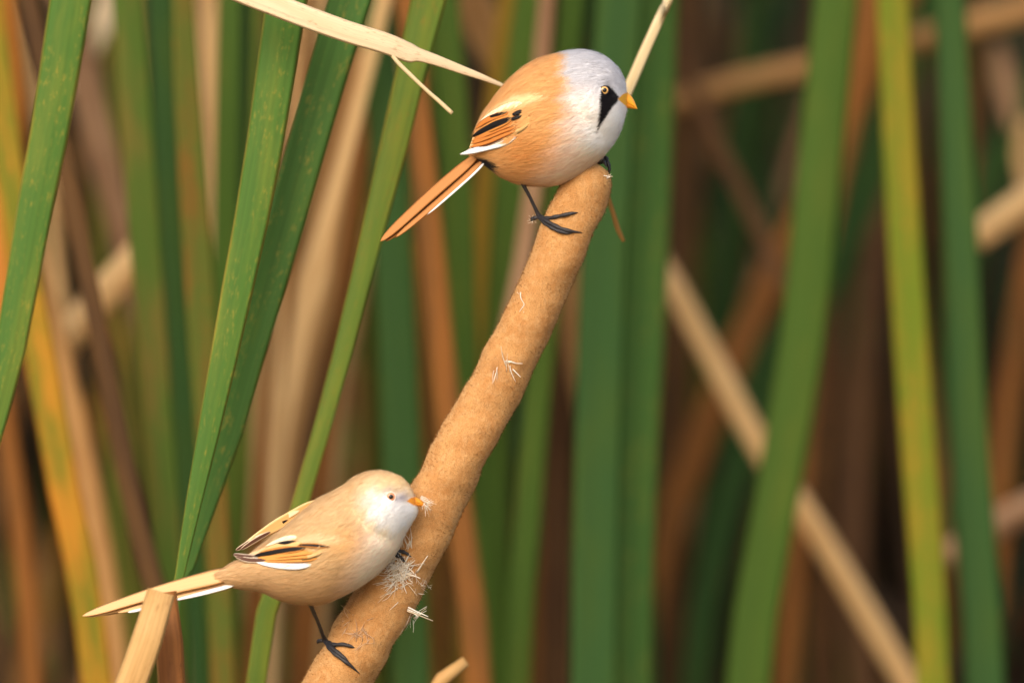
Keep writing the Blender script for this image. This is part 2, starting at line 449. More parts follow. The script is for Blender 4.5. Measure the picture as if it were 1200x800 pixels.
leaf("tan_leaf", "pale tan dead leaf above left of the crossing pair", TN, [(243, -20, 22), (249, 80, 28), (255, 170, 28), (256, 230, 22), (246, 330, 20), (238, 460, 20)], .58, gD)
leaf("green_leaf", "dark green leaf tucked behind the left side of the crossing pair", GD, [(280, -10, 32), (278, 140, 30), (268, 280, 30), (262, 420, 30), (258, 600, 30), (262, 800, 30)], .40, gG)
leaf("tan_leaf", "pale strip of dead leaf in the top gap of the crossing pair", TN, [(378, -10, 20), (360, 70, 24), (348, 120, 22), (336, 190, 20), (322, 280, 20)], .52, gD)
leaf("brown_leaf", "brown leaf showing between the tops of the crossing pair", BR, [(372, 0, 30), (356, 110, 30), (340, 190, 26), (330, 300, 26), (316, 460, 26)], .64, gD)
leaf("tan_leaf", "broad tan dead leaf right of the crossing pair at mid height", TB, [(440, 30, 44), (410, 150, 54), (384, 280, 60), (356, 400, 50), (334, 520, 40), (320, 660, 36), (312, 800, 32)], .52, gD)
leaf("pale_leaf", "pale inner strip on the broad tan leaf right of the crossing pair", TN, [(400, 200, 18), (372, 310, 34), (352, 400, 26), (334, 500, 18), (326, 600, 16)], .44, gD)
leaf("brown_leaf", "brown leaf left of the slender light green leaf, near its top", BR, [(452, 0, 34), (424, 130, 40), (404, 260, 36), (384, 400, 30), (366, 540, 30)], .62, gD)
leaf("orange_leaf", "orange brown leaf above the female bird's back", RU, [(330, 360, 26), (322, 470, 30), (310, 600, 30), (302, 720, 28), (296, 800, 28)], .46, gD)
leaf("pale_leaf", "narrow pale leaf in front of the orange brown leaf above the female", TN, [(328, 400, 9), (323, 480, 13), (319, 560, 13), (316, 660, 12), (318, 800, 12)], .42, gD)
leaf("orange_leaf", "tan orange leaf under the female bird's belly", RU, [(384, 500, 20), (372, 600, 26), (362, 700, 30), (352, 800, 30)], .50, gD)
leaf("green_leaf", "soft green leaf below the female bird's tail, right of the folded stalk", GB, [(262, 440, 30), (260, 560, 36), (256, 680, 38), (262, 800, 40)], .36, gG)
leaf("green_leaf", "light green streak beside the soft leaf below the female's tail", G3, [(288, 420, 16), (284, 560, 20), (276, 700, 20), (276, 800, 20)], .48, gG)

# ---- middle, behind the cattail
leaf("rusty_leaf", "narrow rusty brown leaf running down left of the cattail", RU, [(478, -10, 26), (490, 130, 28), (507, 300, 30), (525, 480, 30), (545, 650, 32), (560, 800, 32)], .40, gD)
leaf("green_leaf", "blue green leaf left of the narrow rusty leaf beside the cattail", GT, [(440, 0, 40), (456, 200, 46), (466, 400, 48), (474, 600, 48), (482, 800, 48)], .46, gG)
leaf("green_leaf", "green leaf between the narrow rusty leaf and the ochre one", GB, [(520, 0, 36), (532, 160, 38), (540, 320, 34), (548, 480, 30), (560, 640, 26)], .44, gG)
leaf("ochre_leaf", "ochre yellow leaf behind the male bird's tail and back", OC, [(604, -20, 34), (592, 80, 36), (574, 200, 32), (560, 330, 30), (552, 460, 26), (548, 600, 24)], .52, gD)
leaf("tan_leaf", "broad tan dead leaf slanting above the male bird's back", TB, [(530, -40, 44), (556, 10, 48), (588, 70, 46), (616, 130, 40), (640, 200, 36)], .62, gD)
leaf("green_leaf", "green leaf left of the pale strip above the male bird", GB, [(622, -20, 34), (612, 60, 36), (600, 180, 38), (592, 300, 40), (585, 420, 40), (580, 600, 36)], .48, gG)
leaf("pale_leaf", "pale grey green strip above the male bird's crown", PK, [(642, -20, 18), (638, 40, 19), (632, 100, 20), (626, 200, 20), (606, 340, 20), (570, 470, 20), (500, 610, 20), (400, 790, 20)], .42, gD)
leaf("brown_leaf", "brown blurred leaf above the male bird's head", BR, [(690, -30, 34), (682, 30, 38), (672, 100, 38), (664, 200, 36), (655, 420, 36), (652, 620, 36), (650, 800, 36)], .66, gD)
leaf("green_leaf", "green leaf showing right of the cattail's lower half", GB, [(655, 180, 30), (642, 340, 32), (628, 480, 32), (618, 620, 32), (606, 800, 32)], .44, gG)
leaf("brown_leaf", "dark brown leaf right of the cattail next to the tall green pair", DB, [(676, 240, 34), (664, 400, 38), (656, 560, 40), (650, 800, 40)], .7, gD)
leaf("green_leaf", "tall blue green leaf, left of the tall pair right of the cattail", GT, [(728, -20, 56), (716, 160, 56), (706, 360, 56), (700, 560, 56), (696, 800, 56)], .38, gG)
leaf("green_leaf", "tall bright green leaf behind the male's bill, right of the tall pair", G2, [(768, -20, 56), (762, 160, 56), (754, 360, 54), (745, 560, 52), (738, 800, 52)], .42, gG, turn=.15)
leaf("green_leaf", "green leaf peeping between the tall pair from behind", GD, [(700, -20, 40), (706, 200, 36), (726, 420, 34), (742, 620, 40), (752, 800, 44)], .6, gG)

# ---- right, more out of focus
leaf("green_leaf", "broad green leaf in the right half leaning left towards its foot", GB, [(982, -20, 52), (976, 40, 52), (960, 200, 54), (940, 400, 54), (908, 600, 52), (877, 800, 54)], .46, gG)
leaf("yellow_leaf", "bright yellow green leaf with orange smears, the brightest on the right", GY, [(1046, -20, 38), (1048, 40, 38), (1056, 200, 40), (1068, 400, 42), (1082, 600, 42), (1094, 800, 40)], .42, gG)
leaf("green_leaf", "dark green leaf right of the bright yellow green one", GT, [(1112, -20, 38), (1116, 60, 38), (1124, 240, 42), (1130, 400, 44), (1141, 600, 48), (1154, 800, 48)], .46, gG)
leaf("broken_stalk", "long dry straw stalk falling from the middle to the lower right", TN, [(772, 300, 20), (784, 324, 26), (820, 392, 28), (858, 464, 29), (893, 528, 29), (918, 566, 29), (944, 600, 29), (990, 676, 30), (1036, 752, 30), (1070, 812, 30), (1160, 966, 30), (1280, 1170, 30)], .62, gS, cat="stalk", high=False, thick=.45)
leaf("brown_stalk", "brownish stalk lying almost level across the upper right reeds", TB, [(770, 128, 22), (830, 106, 25), (900, 88, 26), (960, 76, 27), (1040, 56, 27), (1110, 36, 27), (1200, 12, 28), (1300, -20, 28)], .82, gS, cat="stalk", low=False, high=False, thick=.45)
leaf("rusty_leaf", "rusty leaf right of the broad leaning green leaf, near its top", RU, [(1014, 20, 40), (1002, 90, 40), (986, 160, 38), (974, 230, 28), (960, 320, 24), (944, 460, 24)], .74, gD)
leaf("rusty_leaf", "rusty brown leaf slanting down left behind the long straw stalk", RU, [(960, 210, 32), (908, 320, 36), (856, 430, 38), (808, 550, 38), (776, 650, 34), (752, 800, 30)], .78, gD)
leaf("green_leaf", "dim blue green leaf slanting down left behind the broad leaning leaf", GT, [(1060, 80, 40), (1030, 180, 46), (990, 270, 48), (946, 360, 46), (900, 450, 44), (862, 550, 40), (832, 680, 36), (815, 800, 34)], .82, gG)
leaf("tan_leaf", "thin tan leaf slanting down right in the dark gap of the right half", BR, [(806, 80, 16), (832, 150, 18), (866, 220, 18), (900, 292, 18), (930, 360, 16)], .7, gD, low=False)
leaf("broken_stalk", "pale stub at the right edge, upper of two", TN, [(1290, 172, 36), (1236, 210, 36), (1200, 237, 36), (1166, 262, 36), (1142, 280, 32)], .62, gS, cat="stalk", low=False, high=False, thick=.4)
leaf("broken_stalk", "pale stub at the right edge, lower of two, running behind the dark green leaf", PK, [(1290, 540, 34), (1236, 576, 34), (1200, 596, 34), (1166, 614, 34), (1130, 636, 32), (1106, 652, 26)], .66, gS, cat="stalk", low=False, high=False, thick=.4)
leaf("pale_leaf", "pale scrap of dead leaf near the top right corner", PK, [(1166, 50, 18), (1176, 90, 26), (1182, 120, 22), (1184, 150, 12)], .84, gD, low=False, high=False)
leaf("pale_leaf", "pale scrap of dead leaf at the right edge above the upper stub", TN, [(1204, 140, 14), (1200, 180, 20), (1206, 220, 18)], .84, gD, low=False, high=False)
leaf("green_leaf", "dim green leaf slanting at the right edge above the upper stub", GT, [(1240, 40, 30), (1204, 120, 36), (1164, 200, 38), (1140, 270, 34), (1120, 380, 30)], .9, gG)
leaf("green_leaf", "dark green leaf left of the broad leaning leaf's top, in shade", GD, [(890, -20, 36), (880, 80, 40), (866, 220, 44), (850, 360, 40), (838, 520, 38)], .95, gG)
leaf("brown_leaf", "dark reddish brown leaf right of the tall green pair", DB, [(800, -20, 34), (806, 120, 40), (800, 260, 40), (794, 420, 36), (790, 600, 36), (786, 800, 36)], .85, gD)
leaf("pinkish_leaf", "dull pinkish brown leaf left of the bright yellow green leaf", BR, [(1040, 200, 20), (1024, 300, 28), (1014, 400, 30), (1004, 520, 30), (1000, 680, 32), (1010, 800, 34)], .88, gD)
leaf("pinkish_leaf", "dull grey brown leaf at the foot of the long straw stalk's left side", PK, [(830, 520, 16), (800, 620, 24), (780, 720, 28), (768, 800, 28)], .95, gD)
leaf("rusty_leaf", "rusty leaf at the right edge below the upper stub", RU, [(1220, 240, 20), (1204, 320, 24), (1190, 420, 26), (1176, 520, 26)], .9, gD)

OV = leaf_mat("olive_leaf", (92, 104, 34), (122, 110, 40), sec_amt=.45)
for nm, lb, mt, pts, Y, g in [
    ("straw_leaf", "thin straw coloured leaf left of the dark brown slanting leaf at far left", TN, [(30, -10, 12), (52, 160, 13), (66, 320, 14), (84, 480, 13), (98, 640, 12), (104, 800, 12)], .66, gD),
    ("rusty_leaf", "rusty leaf in the lower left corner", RU, [(4, 470, 18), (16, 560, 24), (28, 660, 26), (38, 800, 26)], .55, gD),
    ("olive_leaf", "olive leaf between the dark slanting leaf and the folded stalk", OV, [(124, 380, 14), (132, 520, 20), (140, 660, 20), (150, 800, 20)], .62, gG),
    ("orange_leaf", "orange brown leaf above the folded stalk's right side", RU, [(196, 330, 14), (204, 470, 20), (214, 620, 22), (222, 800, 24)], .68, gD),
    ("straw_leaf", "narrow straw leaf between the smeared leaf and the dark ones at left", TB, [(176, -10, 10), (184, 180, 12), (196, 360, 14), (204, 520, 12), (210, 700, 12)], .6, gD),
    ("olive_leaf", "olive leaf right of the pinkish leaf in the top left", OV, [(128, -10, 14), (136, 140, 16), (148, 320, 18), (158, 500, 18), (166, 680, 18)], .72, gG),
    ("straw_leaf", "pale straw leaf slanting across the brown patch left of the cattail", TN, [(452, 180, 10), (428, 310, 14), (410, 430, 14), (394, 540, 12)], .58, gD),
    ("olive_leaf", "slim olive leaf left of the blue green one by the cattail", OV, [(410, 10, 12), (426, 200, 16), (434, 400, 18), (438, 600, 18), (440, 800, 18)], .66, gG),
    ("olive_leaf", "slim olive leaf right of the narrow rusty leaf by the cattail", OV, [(508, -10, 12), (524, 200, 16), (538, 380, 18), (566, 600, 18), (580, 800, 18)], .6, gG),
    ("rusty_leaf", "rusty leaf in the dark gap right of the cattail's lower part", RU, [(640, 420, 12), (634, 540, 18), (630, 680, 20), (628, 800, 20)], .8, gD),
    ("straw_leaf", "thin straw leaf in the gap left of the tall green pair", TB, [(676, -10, 10), (672, 120, 12), (664, 300, 12), (668, 520, 12), (672, 800, 12)], .74, gD),
    ("olive_leaf", "olive leaf right of the tall green pair in the dark gap", OV, [(812, -10, 12), (816, 200, 16), (812, 420, 18), (800, 640, 18), (792, 800, 18)], 1.0, gG),
    ("brown_leaf", "brown leaf in the dark gap between the straw stalk and the yellow green leaf", BR, [(980, 380, 14), (986, 500, 20), (982, 640, 24), (972, 800, 26)], .9, gD),
    ("olive_leaf", "olive leaf leaning between the broad leaf and the yellow green one at top", OV, [(1018, -10, 14), (1026, 120, 16), (1024, 260, 16), (1010, 420, 16), (1000, 600, 16)], .98, gG),
]:
    leaf(nm, lb, mt, pts, Y, g)

# ------------------------------------------------------------------ the cattail
CT = [(700, 192, 3), (699, 194, 12), (696.5, 200, 21), (693, 207, 26), (687, 219, 28.5), (669, 260, 29.5), (645, 318, 30), (608, 400, 30.5), (577, 460, 31), (543, 522, 33), (504, 600, 35), (478, 650, 35.5), (439, 722, 36.5), (396, 800, 38), (350, 880, 38), (325, 925, 36), (318, 938, 20)]
def build_cattail():
    base = P(120, 3500, 0); base[2] = 0
    root = thing("cattail", "thick brown velvety cattail leaning right with both birds perched on it", "cattail", (base[0], .0, 0.0))
    rows = np.array([[*P(x, y, 0), r * S] for x, y, r in CT])
    n, m = 420, 120
    q = spline(rows, n); C = q[:, :3]; R = q[:, 3]
    T, A, B = frames(C)
    th = np.linspace(0, 2 * PI, m, endpoint=False)
    ln = np.r_[0, np.cumsum(np.linalg.norm(np.diff(C, axis=0), axis=1))] / S
    s = ln[:, None]; t = th[None]
    lump = (.018 * np.sin(s / 7.6 + 1.6 * np.sin(t) + .8 * np.sin(s / 31)) * (.5 + .5 * np.sin(s / 47 + 2 * t + 1))
            + .040 * np.sin(s / 11.5 + 1.2 * np.sin(s / 53) + 2.6 * np.cos(t + .7) + 1.3) * (.55 + .45 * np.sin(s / 29 + 1.7 * t)) + .026 * np.sin(s / 38 + t * 2 + .4) + .022 * np.sin(s / 21 + 3 * t) + .005 * np.sin(s / 4.1 + 3 * t))
    lump += .004 * rng.standard_normal((n, m))
    fade = sstep(0, 40, s)
    rr = R[:, None] * (1 + lump * fade)
    V = C[:, None] + rr[..., None] * (np.cos(t)[..., None] * A[:, None] + np.sin(t)[..., None] * B[:, None])
    F = ring_faces(n, m)
    mt, nt, b = new_mat("cattail_velvet")
    tc = nd(nt, "ShaderNodeTexCoord"); ob = tc.outputs["Object"]
    n1 = noise(nt, ob, 70, 5, .6); n2 = noise(nt, ob, 2200, 3, .7); n3 = noise(nt, ob, 260, 4, .6); n4 = noise(nt, ob, 28, 4)
    c = mixc(nt, maprange(nt, n1, .34, .66), L4((206, 156, 100)), L4((192, 138, 84)))
    c = mixc(nt, maprange(nt, n3, .42, .72), c, L4((206, 160, 108)))
    c = mixc(nt, math_n(nt, 'MULTIPLY', maprange(nt, n2, .48, .64), .6), c, L4((146, 98, 54)))
    c = mixc(nt, math_n(nt, 'MULTIPLY', maprange(nt, n4, .62, .74), .5), c, L4((122, 76, 42)))
    nt.links.new(c, b.inputs["Base Color"])
    b.inputs["Roughness"].default_value = .95; b.inputs["Specular IOR Level"].default_value = .05
    b.inputs["Sheen Weight"].default_value = .6; b.inputs["Sheen Roughness"].default_value = .4
    b.inputs["Sheen Tint"].default_value = L4((250, 214, 160))
    bp = nd(nt, "ShaderNodeBump", i_Strength=.6, i_Distance=.0005)
    nt.links.new(math_n(nt, 'ADD', n2, math_n(nt, 'MULTIPLY', n3, 1.5)), bp.inputs["Height"]); nt.links.new(bp.outputs[0], b.inputs["Normal"])
    Vf = V.reshape(-1, 3)
    mesh_obj("seed_head", Vf, F, mt, parent=root)
    # velvety nap of short hairs
    Nn = (V - C[:, None]); Nn = nrm(Nn + .0)
    N = 60000
    ii = rng.integers(2, int(n * .93), N); jj = rng.integers(0, m, N)
    keep = np.sin(th[jj]) > -.35 if False else np.ones(N, bool)
    ii, jj = ii[keep], jj[keep]
    p = V[ii, jj] + rng.normal(0, .4 * S, (len(ii), 3)); nn = Nn[ii, jj]
    d = nrm(nn + .7 * rng.standard_normal(nn.shape)); Ls = rng.uniform(1.5, 3.6, len(ii)) * S
    side = nrm(np.cross(d, rng.standard_normal(d.shape))) * (.30 * S)
    fn = np.cross(2 * side, d); flip = np.sign(np.sum(fn * nn, -1, keepdims=True)); side = side * np.where(flip == 0, 1, flip)
    VV = np.stack([p - nn * S - side, p - nn * S + side, p + d * Ls[:, None]], 1).reshape(-1, 3)
    FF = np.arange(len(VV)).reshape(-1, 3)
    pal = np.array([lin((202, 154, 98)), lin((178, 124, 70)), lin((222, 184, 132)), lin((138, 92, 50))])
    cc = np.repeat(pal[rng.choice(4, len(ii), p=[.38, .27, .22, .13])], 3, 0)
    mesh_obj("nap", VV, FF, attr_mat("cattail_nap", .9, .05, trans=.2), parent=root, colors=cc, normals=np.repeat(nn, 3, 0))
    # stem down to the marsh
    e = P(318, 938, 0); sp = [np.r_[P(330, 915), 6 * S], np.r_[P(300, 970), 8 * S], np.r_[P(220, 1200), 9 * S], np.r_[P(150, 2000), 10 * S], np.r_[base[0], 0, -.02, 11 * S]]
    v, f = tube(sp, 40, 12); mesh_obj("stem", v, f, leaf_mat("cattail_stem", (150, 130, 70), (120, 110, 56)), parent=root, uvs=np.stack([np.tile(np.linspace(0, 1, 12), 40), np.repeat(np.linspace(0, 1, 40), 12)], 1))
    from_v = [Vector(x) for x in Vf]
    return root, BVHTree.FromPolygons(from_v, [tuple(x) for x in F])
CATTAIL, CT_BVH = build_cattail()

def hit_y(bvh, px, py, Y0=0.0, default=None):
    a = P(px, py, Y0)
    h = bvh.ray_cast(Vector((a[0], -.6, a[2])), Vector((0, 1, 0)))
    return h[0].y if h[0] is not None else default

def on_cattail(px, py, lift=2.0):
    y = hit_y(CT_BVH, px, py, 0, None)
    if y is None: y = 0.0
    return np.array([P(px, py)[0], y - lift * S, P(px, py)[2]])

FLUFF = attr_mat("seed_fluff_white", .6, .3, trans=.25)
def fluff_mesh(strands, width=.5):
    V, F, C, k = [], [], [], 0
    for pts, w, col in strands:
        q = spline(np.array([[*p, w * S] for p in pts]), 7)
        v, f = tube(np.c_[q[:, :3], np.linspace(1, .35, 7) * w * S * .95], 7, 4)
        V.append(v); F += [tuple(i + k for i in g) for g in f]; k += len(v); C.append(np.repeat([lin(col)], len(v), 0))
    return np.vstack(V), F, np.vstack(C)

def tuft(cx, cy, n, length, spread, dirs=None, w=(.5, 1.2), lift=2, curl=.35, cols=((255, 250, 240), (250, 240, 224), (240, 222, 196)), pos_fn=on_cattail):
    out = []
    for _ in range(n):
        a = rng.uniform(0, 2 * PI) if dirs is None else math.radians(rng.normal(dirs[0], dirs[1]))
        L = length * rng.uniform(.4, 1.1)
        x, y = cx + rng.normal(0, spread), cy + rng.normal(0, spread)
        p0 = pos_fn(x, y, .5)
        d = np.array([math.cos(a), rng.uniform(-.45, .02), math.sin(a)]); d = nrm(d)
        bend = rng.normal(0, curl, 3)
        p1 = p0 + d * L * .5 * S + bend * L * .2 * S; p2 = p0 + d * L * S + bend * L * .1 * S + np.array([0, -lift * S, 0])
        out.append(([p0, p1, p2], rng.uniform(*w), cols[rng.integers(len(cols))]))
    return out

def add_fluff(strands):
    v, f, c = fluff_mesh(strands)
    return mesh_obj("seed_fluff", v, f, FLUFF, parent=CATTAIL, colors=c)
add_fluff(tuft(466, 662, 150, 14, 6, w=(.3, .75), curl=.7) + tuft(474, 674, 60, 15, 8, w=(.25, .6), curl=.7) + tuft(470, 668, 36, 23, 6, w=(.6, 1.4)) + tuft(462, 680, 20, 22, 6, (200, 35), w=(.3, .8)) + tuft(478, 640, 12, 22, 3, (95, 20), w=(.4, .9)))
add_fluff(tuft(497, 685, 14, 9, 3, (10, 40), w=(.12, .3), curl=.9))
add_fluff(tuft(478, 712, 5, 30, 1.2, (-30, 8), w=(.6, 1.5), curl=.12) + tuft(486, 724, 4, 22, 2, (42, 10), w=(.4, .8), curl=.15))
add_fluff(tuft(484, 724, 7, 26, 4, (-112, 14), w=(.15, .4)))
add_fluff(tuft(596, 432, 3, 26, 2, (93, 12), w=(.5, .9), curl=.2) + tuft(592, 424, 3, 22, 1.5, (2, 8), w=(.5, .9), curl=.2) + tuft(598, 430, 2, 20, 2, (-72, 14), w=(.5, .8)) + tuft(580, 432, 4, 26, 2, (-103, 10), w=(.3, .6), curl=.2))
add_fluff(tuft(608, 342, 3, 18, 1, (-62, 9), w=(.5, .9), curl=.6) + tuft(614, 356, 2, 12, 1, (-115, 10), w=(.4, .7)))
add_fluff(tuft(424, 742, 26, 14, 6, w=(.3, .7), cols=((236, 206, 176), (224, 188, 150))) + tuft(408, 724, 10, 16, 5, w=(.3, .6), cols=((236, 206, 176), (224, 188, 150))))
add_fluff(tuft(625, 256, 12, 6, 2.5, (185, 60), w=(.2, .45)))
add_fluff(tuft(709, 208, 5, 9, 2, (0, 40), w=(.4, .8)))

# ------------------------------------------------------------------ birds
def poly_sd(x, y, poly):
    """signed distance (px) to a polygon, negative inside"""
    poly = np.asarray(poly, float); d = np.full(x.shape, 1e9); ins = np.zeros(x.shape, bool)
    n = len(poly)
    for i in range(n):
        ax, ay = poly[i]; bx, by = poly[(i + 1) % n]
        ex, ey = bx - ax, by - ay
        t = np.clip(((x - ax) * ex + (y - ay) * ey) / (ex * ex + ey * ey), 0, 1)
        d = np.minimum(d, np.hypot(x - ax - t * ex, y - ay - t * ey))
        c = (ay > y) != (by > y)
        with np.errstate(divide='ignore', invalid='ignore'):
            xi = (bx - ax) * (y - ay) / (by - ay + 1e-12) + ax
        ins ^= c & (x < xi)
    return np.where(ins, -d, d)

def blend(c, m, col):
    return c * (1 - m[..., None]) + np.asarray(col) * m[..., None]

def paint_male(x, y):
    c = np.repeat(lin((224, 178, 118))[None], x.size, 0).reshape(x.shape + (3,))
    # deeper orange on the flank, paler on the mantle edge
    c = blend(c, .7 * np.exp(-(((x - 612) / 26) ** 2 + ((y - 178) / 24) ** 2)), lin((214, 150, 80)))
    c = blend(c, .6 * sstep(204, 217, y), lin((226, 186, 130)))
    # front: grey head, white throat, pinkish belly
    xb = np.interp(y, [40, 62, 100, 130, 155, 180, 200, 220], [648, 655, 660, 661, 658, 648, 634, 622])
    soft = np.interp(y, [60, 110, 150, 215], [8, 13, 20, 28])
    xb = xb + 3 * np.sin(y / 5.0) + 2 * np.sin(y / 2.3 + x / 9)
    f = sstep(-1, 1, (x - xb) / soft)
    g = np.repeat(lin((207, 206, 210))[None], x.size, 0).reshape(x.shape + (3,))
    v = y - .10 * (x - 690)
    g = blend(g, sstep(96, 132, v), lin((240, 237, 236)))
    g = blend(g, sstep(162, 196, y + .25 * (690 - x)), lin((238, 214, 192)))
    g = blend(g, .55 * np.exp(-((x - xb - 12) / 20) ** 2) * sstep(90, 150, y), lin((240, 208, 190)))
    c = blend(c, f, g)
    # cream scapular streak
    c = blend(c, .9 * sstep(4, -5, poly_sd(x, y, [(566, 137), (584, 124), (600, 114), (622, 112), (640, 116), (622, 123), (604, 128), (586, 131)])), lin((246, 226, 180)))
    # smudge over the eye, then the black moustache
    c = blend(c, .35 * np.exp(-(((x - 712) / 9) ** 2 + ((y - 98) / 5) ** 2)), lin((120, 118, 126)))
    M = [(703.6, 108), (706, 102.5), (712, 101.3), (718, 106.5), (724.5, 114.5), (723, 120), (716.8, 127), (711, 136), (705, 145), (700, 153), (698, 158.5), (699, 150), (701, 140), (702.3, 128), (702.4, 115)]
    c = blend(c, sstep(1.5, -1.3, poly_sd(x, y, M)), lin((22, 20, 24)))
    c = blend(c, sstep(.8, -.8, poly_sd(x, y, [(723.5, 117), (730, 111), (736, 108), (740, 118), (737, 128), (731, 123.5)])), lin((252, 186, 60)))
    # black under the tail
    c = blend(c, sstep(2, -2, poly_sd(x, y, [(555, 184), (572, 188), (582, 196), (576, 203), (556, 200)])), lin((26, 20, 20)))
    return c

def paint_female(x, y):
    c = np.repeat(lin((220, 190, 144))[None], x.size, 0).reshape(x.shape + (3,))
    c = blend(c, .7 * sstep(640, 690, y - .25 * (x - 380)), lin((212, 176, 130)))
    c = blend(c, .6 * np.exp(-(((x - 408) / 26) ** 2 + ((y - 636) / 16) ** 2)), lin((232, 186, 120)))
    # pale lower breast
    xb = np.interp(y, [560, 600, 620, 640, 670, 700], [436, 420, 428, 424, 412, 400])
    f = sstep(-1, 1, (x - xb) / 22) * sstep(604, 630, y)
    c = blend(c, f, lin((240, 222, 206)))
    # white face and cheek
    c = blend(c, .5 * sstep(46, 30, np.hypot((x - 452), (y - 590) * 1.05)), lin((238, 224, 198)))
    face = poly_sd(x, y, [(436, 577), (458, 577.5), (484, 585), (494, 594), (492, 606), (480, 620), (464, 626), (444, 618), (432, 604), (432, 590)])
    c = blend(c, .95 * sstep(13, -9, face + 2.5 * np.sin(x / 3.1 + y / 4.7)), lin((238, 236, 236)))
    c = blend(c, .5 * np.exp(-(((x - 436) / 16) ** 2 + ((y - 586) / 8) ** 2)), lin((214, 204, 196)))
    # crown buff, lores grey
    c = blend(c, .8 * np.exp(-(((x - 466) / 26) ** 2 + ((y - 560) / 9) ** 2)), lin((234, 210, 164)))
    c = blend(c, .75 * np.exp(-(((x - 472) / 8) ** 2 + ((y - 582) / 5) ** 2)), lin((166, 156, 164)))
    c = blend(c, .45 * np.exp(-(((x - 456) / 9) ** 2 + ((y - 574) / 3.5) ** 2)), lin((178, 156, 128)))
    c = blend(c, sstep(.8, -.8, poly_sd(x, y, [(477, 585.8), (482, 582), (488, 580.2), (493, 586), (490, 592.5), (484, 590)])), lin((238, 164, 56)))
    c = blend(c, .5 * sstep(4, -5, poly_sd(x, y, [(344, 634), (366, 624), (396, 626), (408, 634), (380, 637), (356, 640)])), lin((244, 228, 190)))
    return c

PLUME = attr_mat("plumage_colour", .85, .08, sheen=.12, trans=.32)
BODY = attr_mat("body_colour", .9, .06, sheen=.1, var=.04, scale=700)

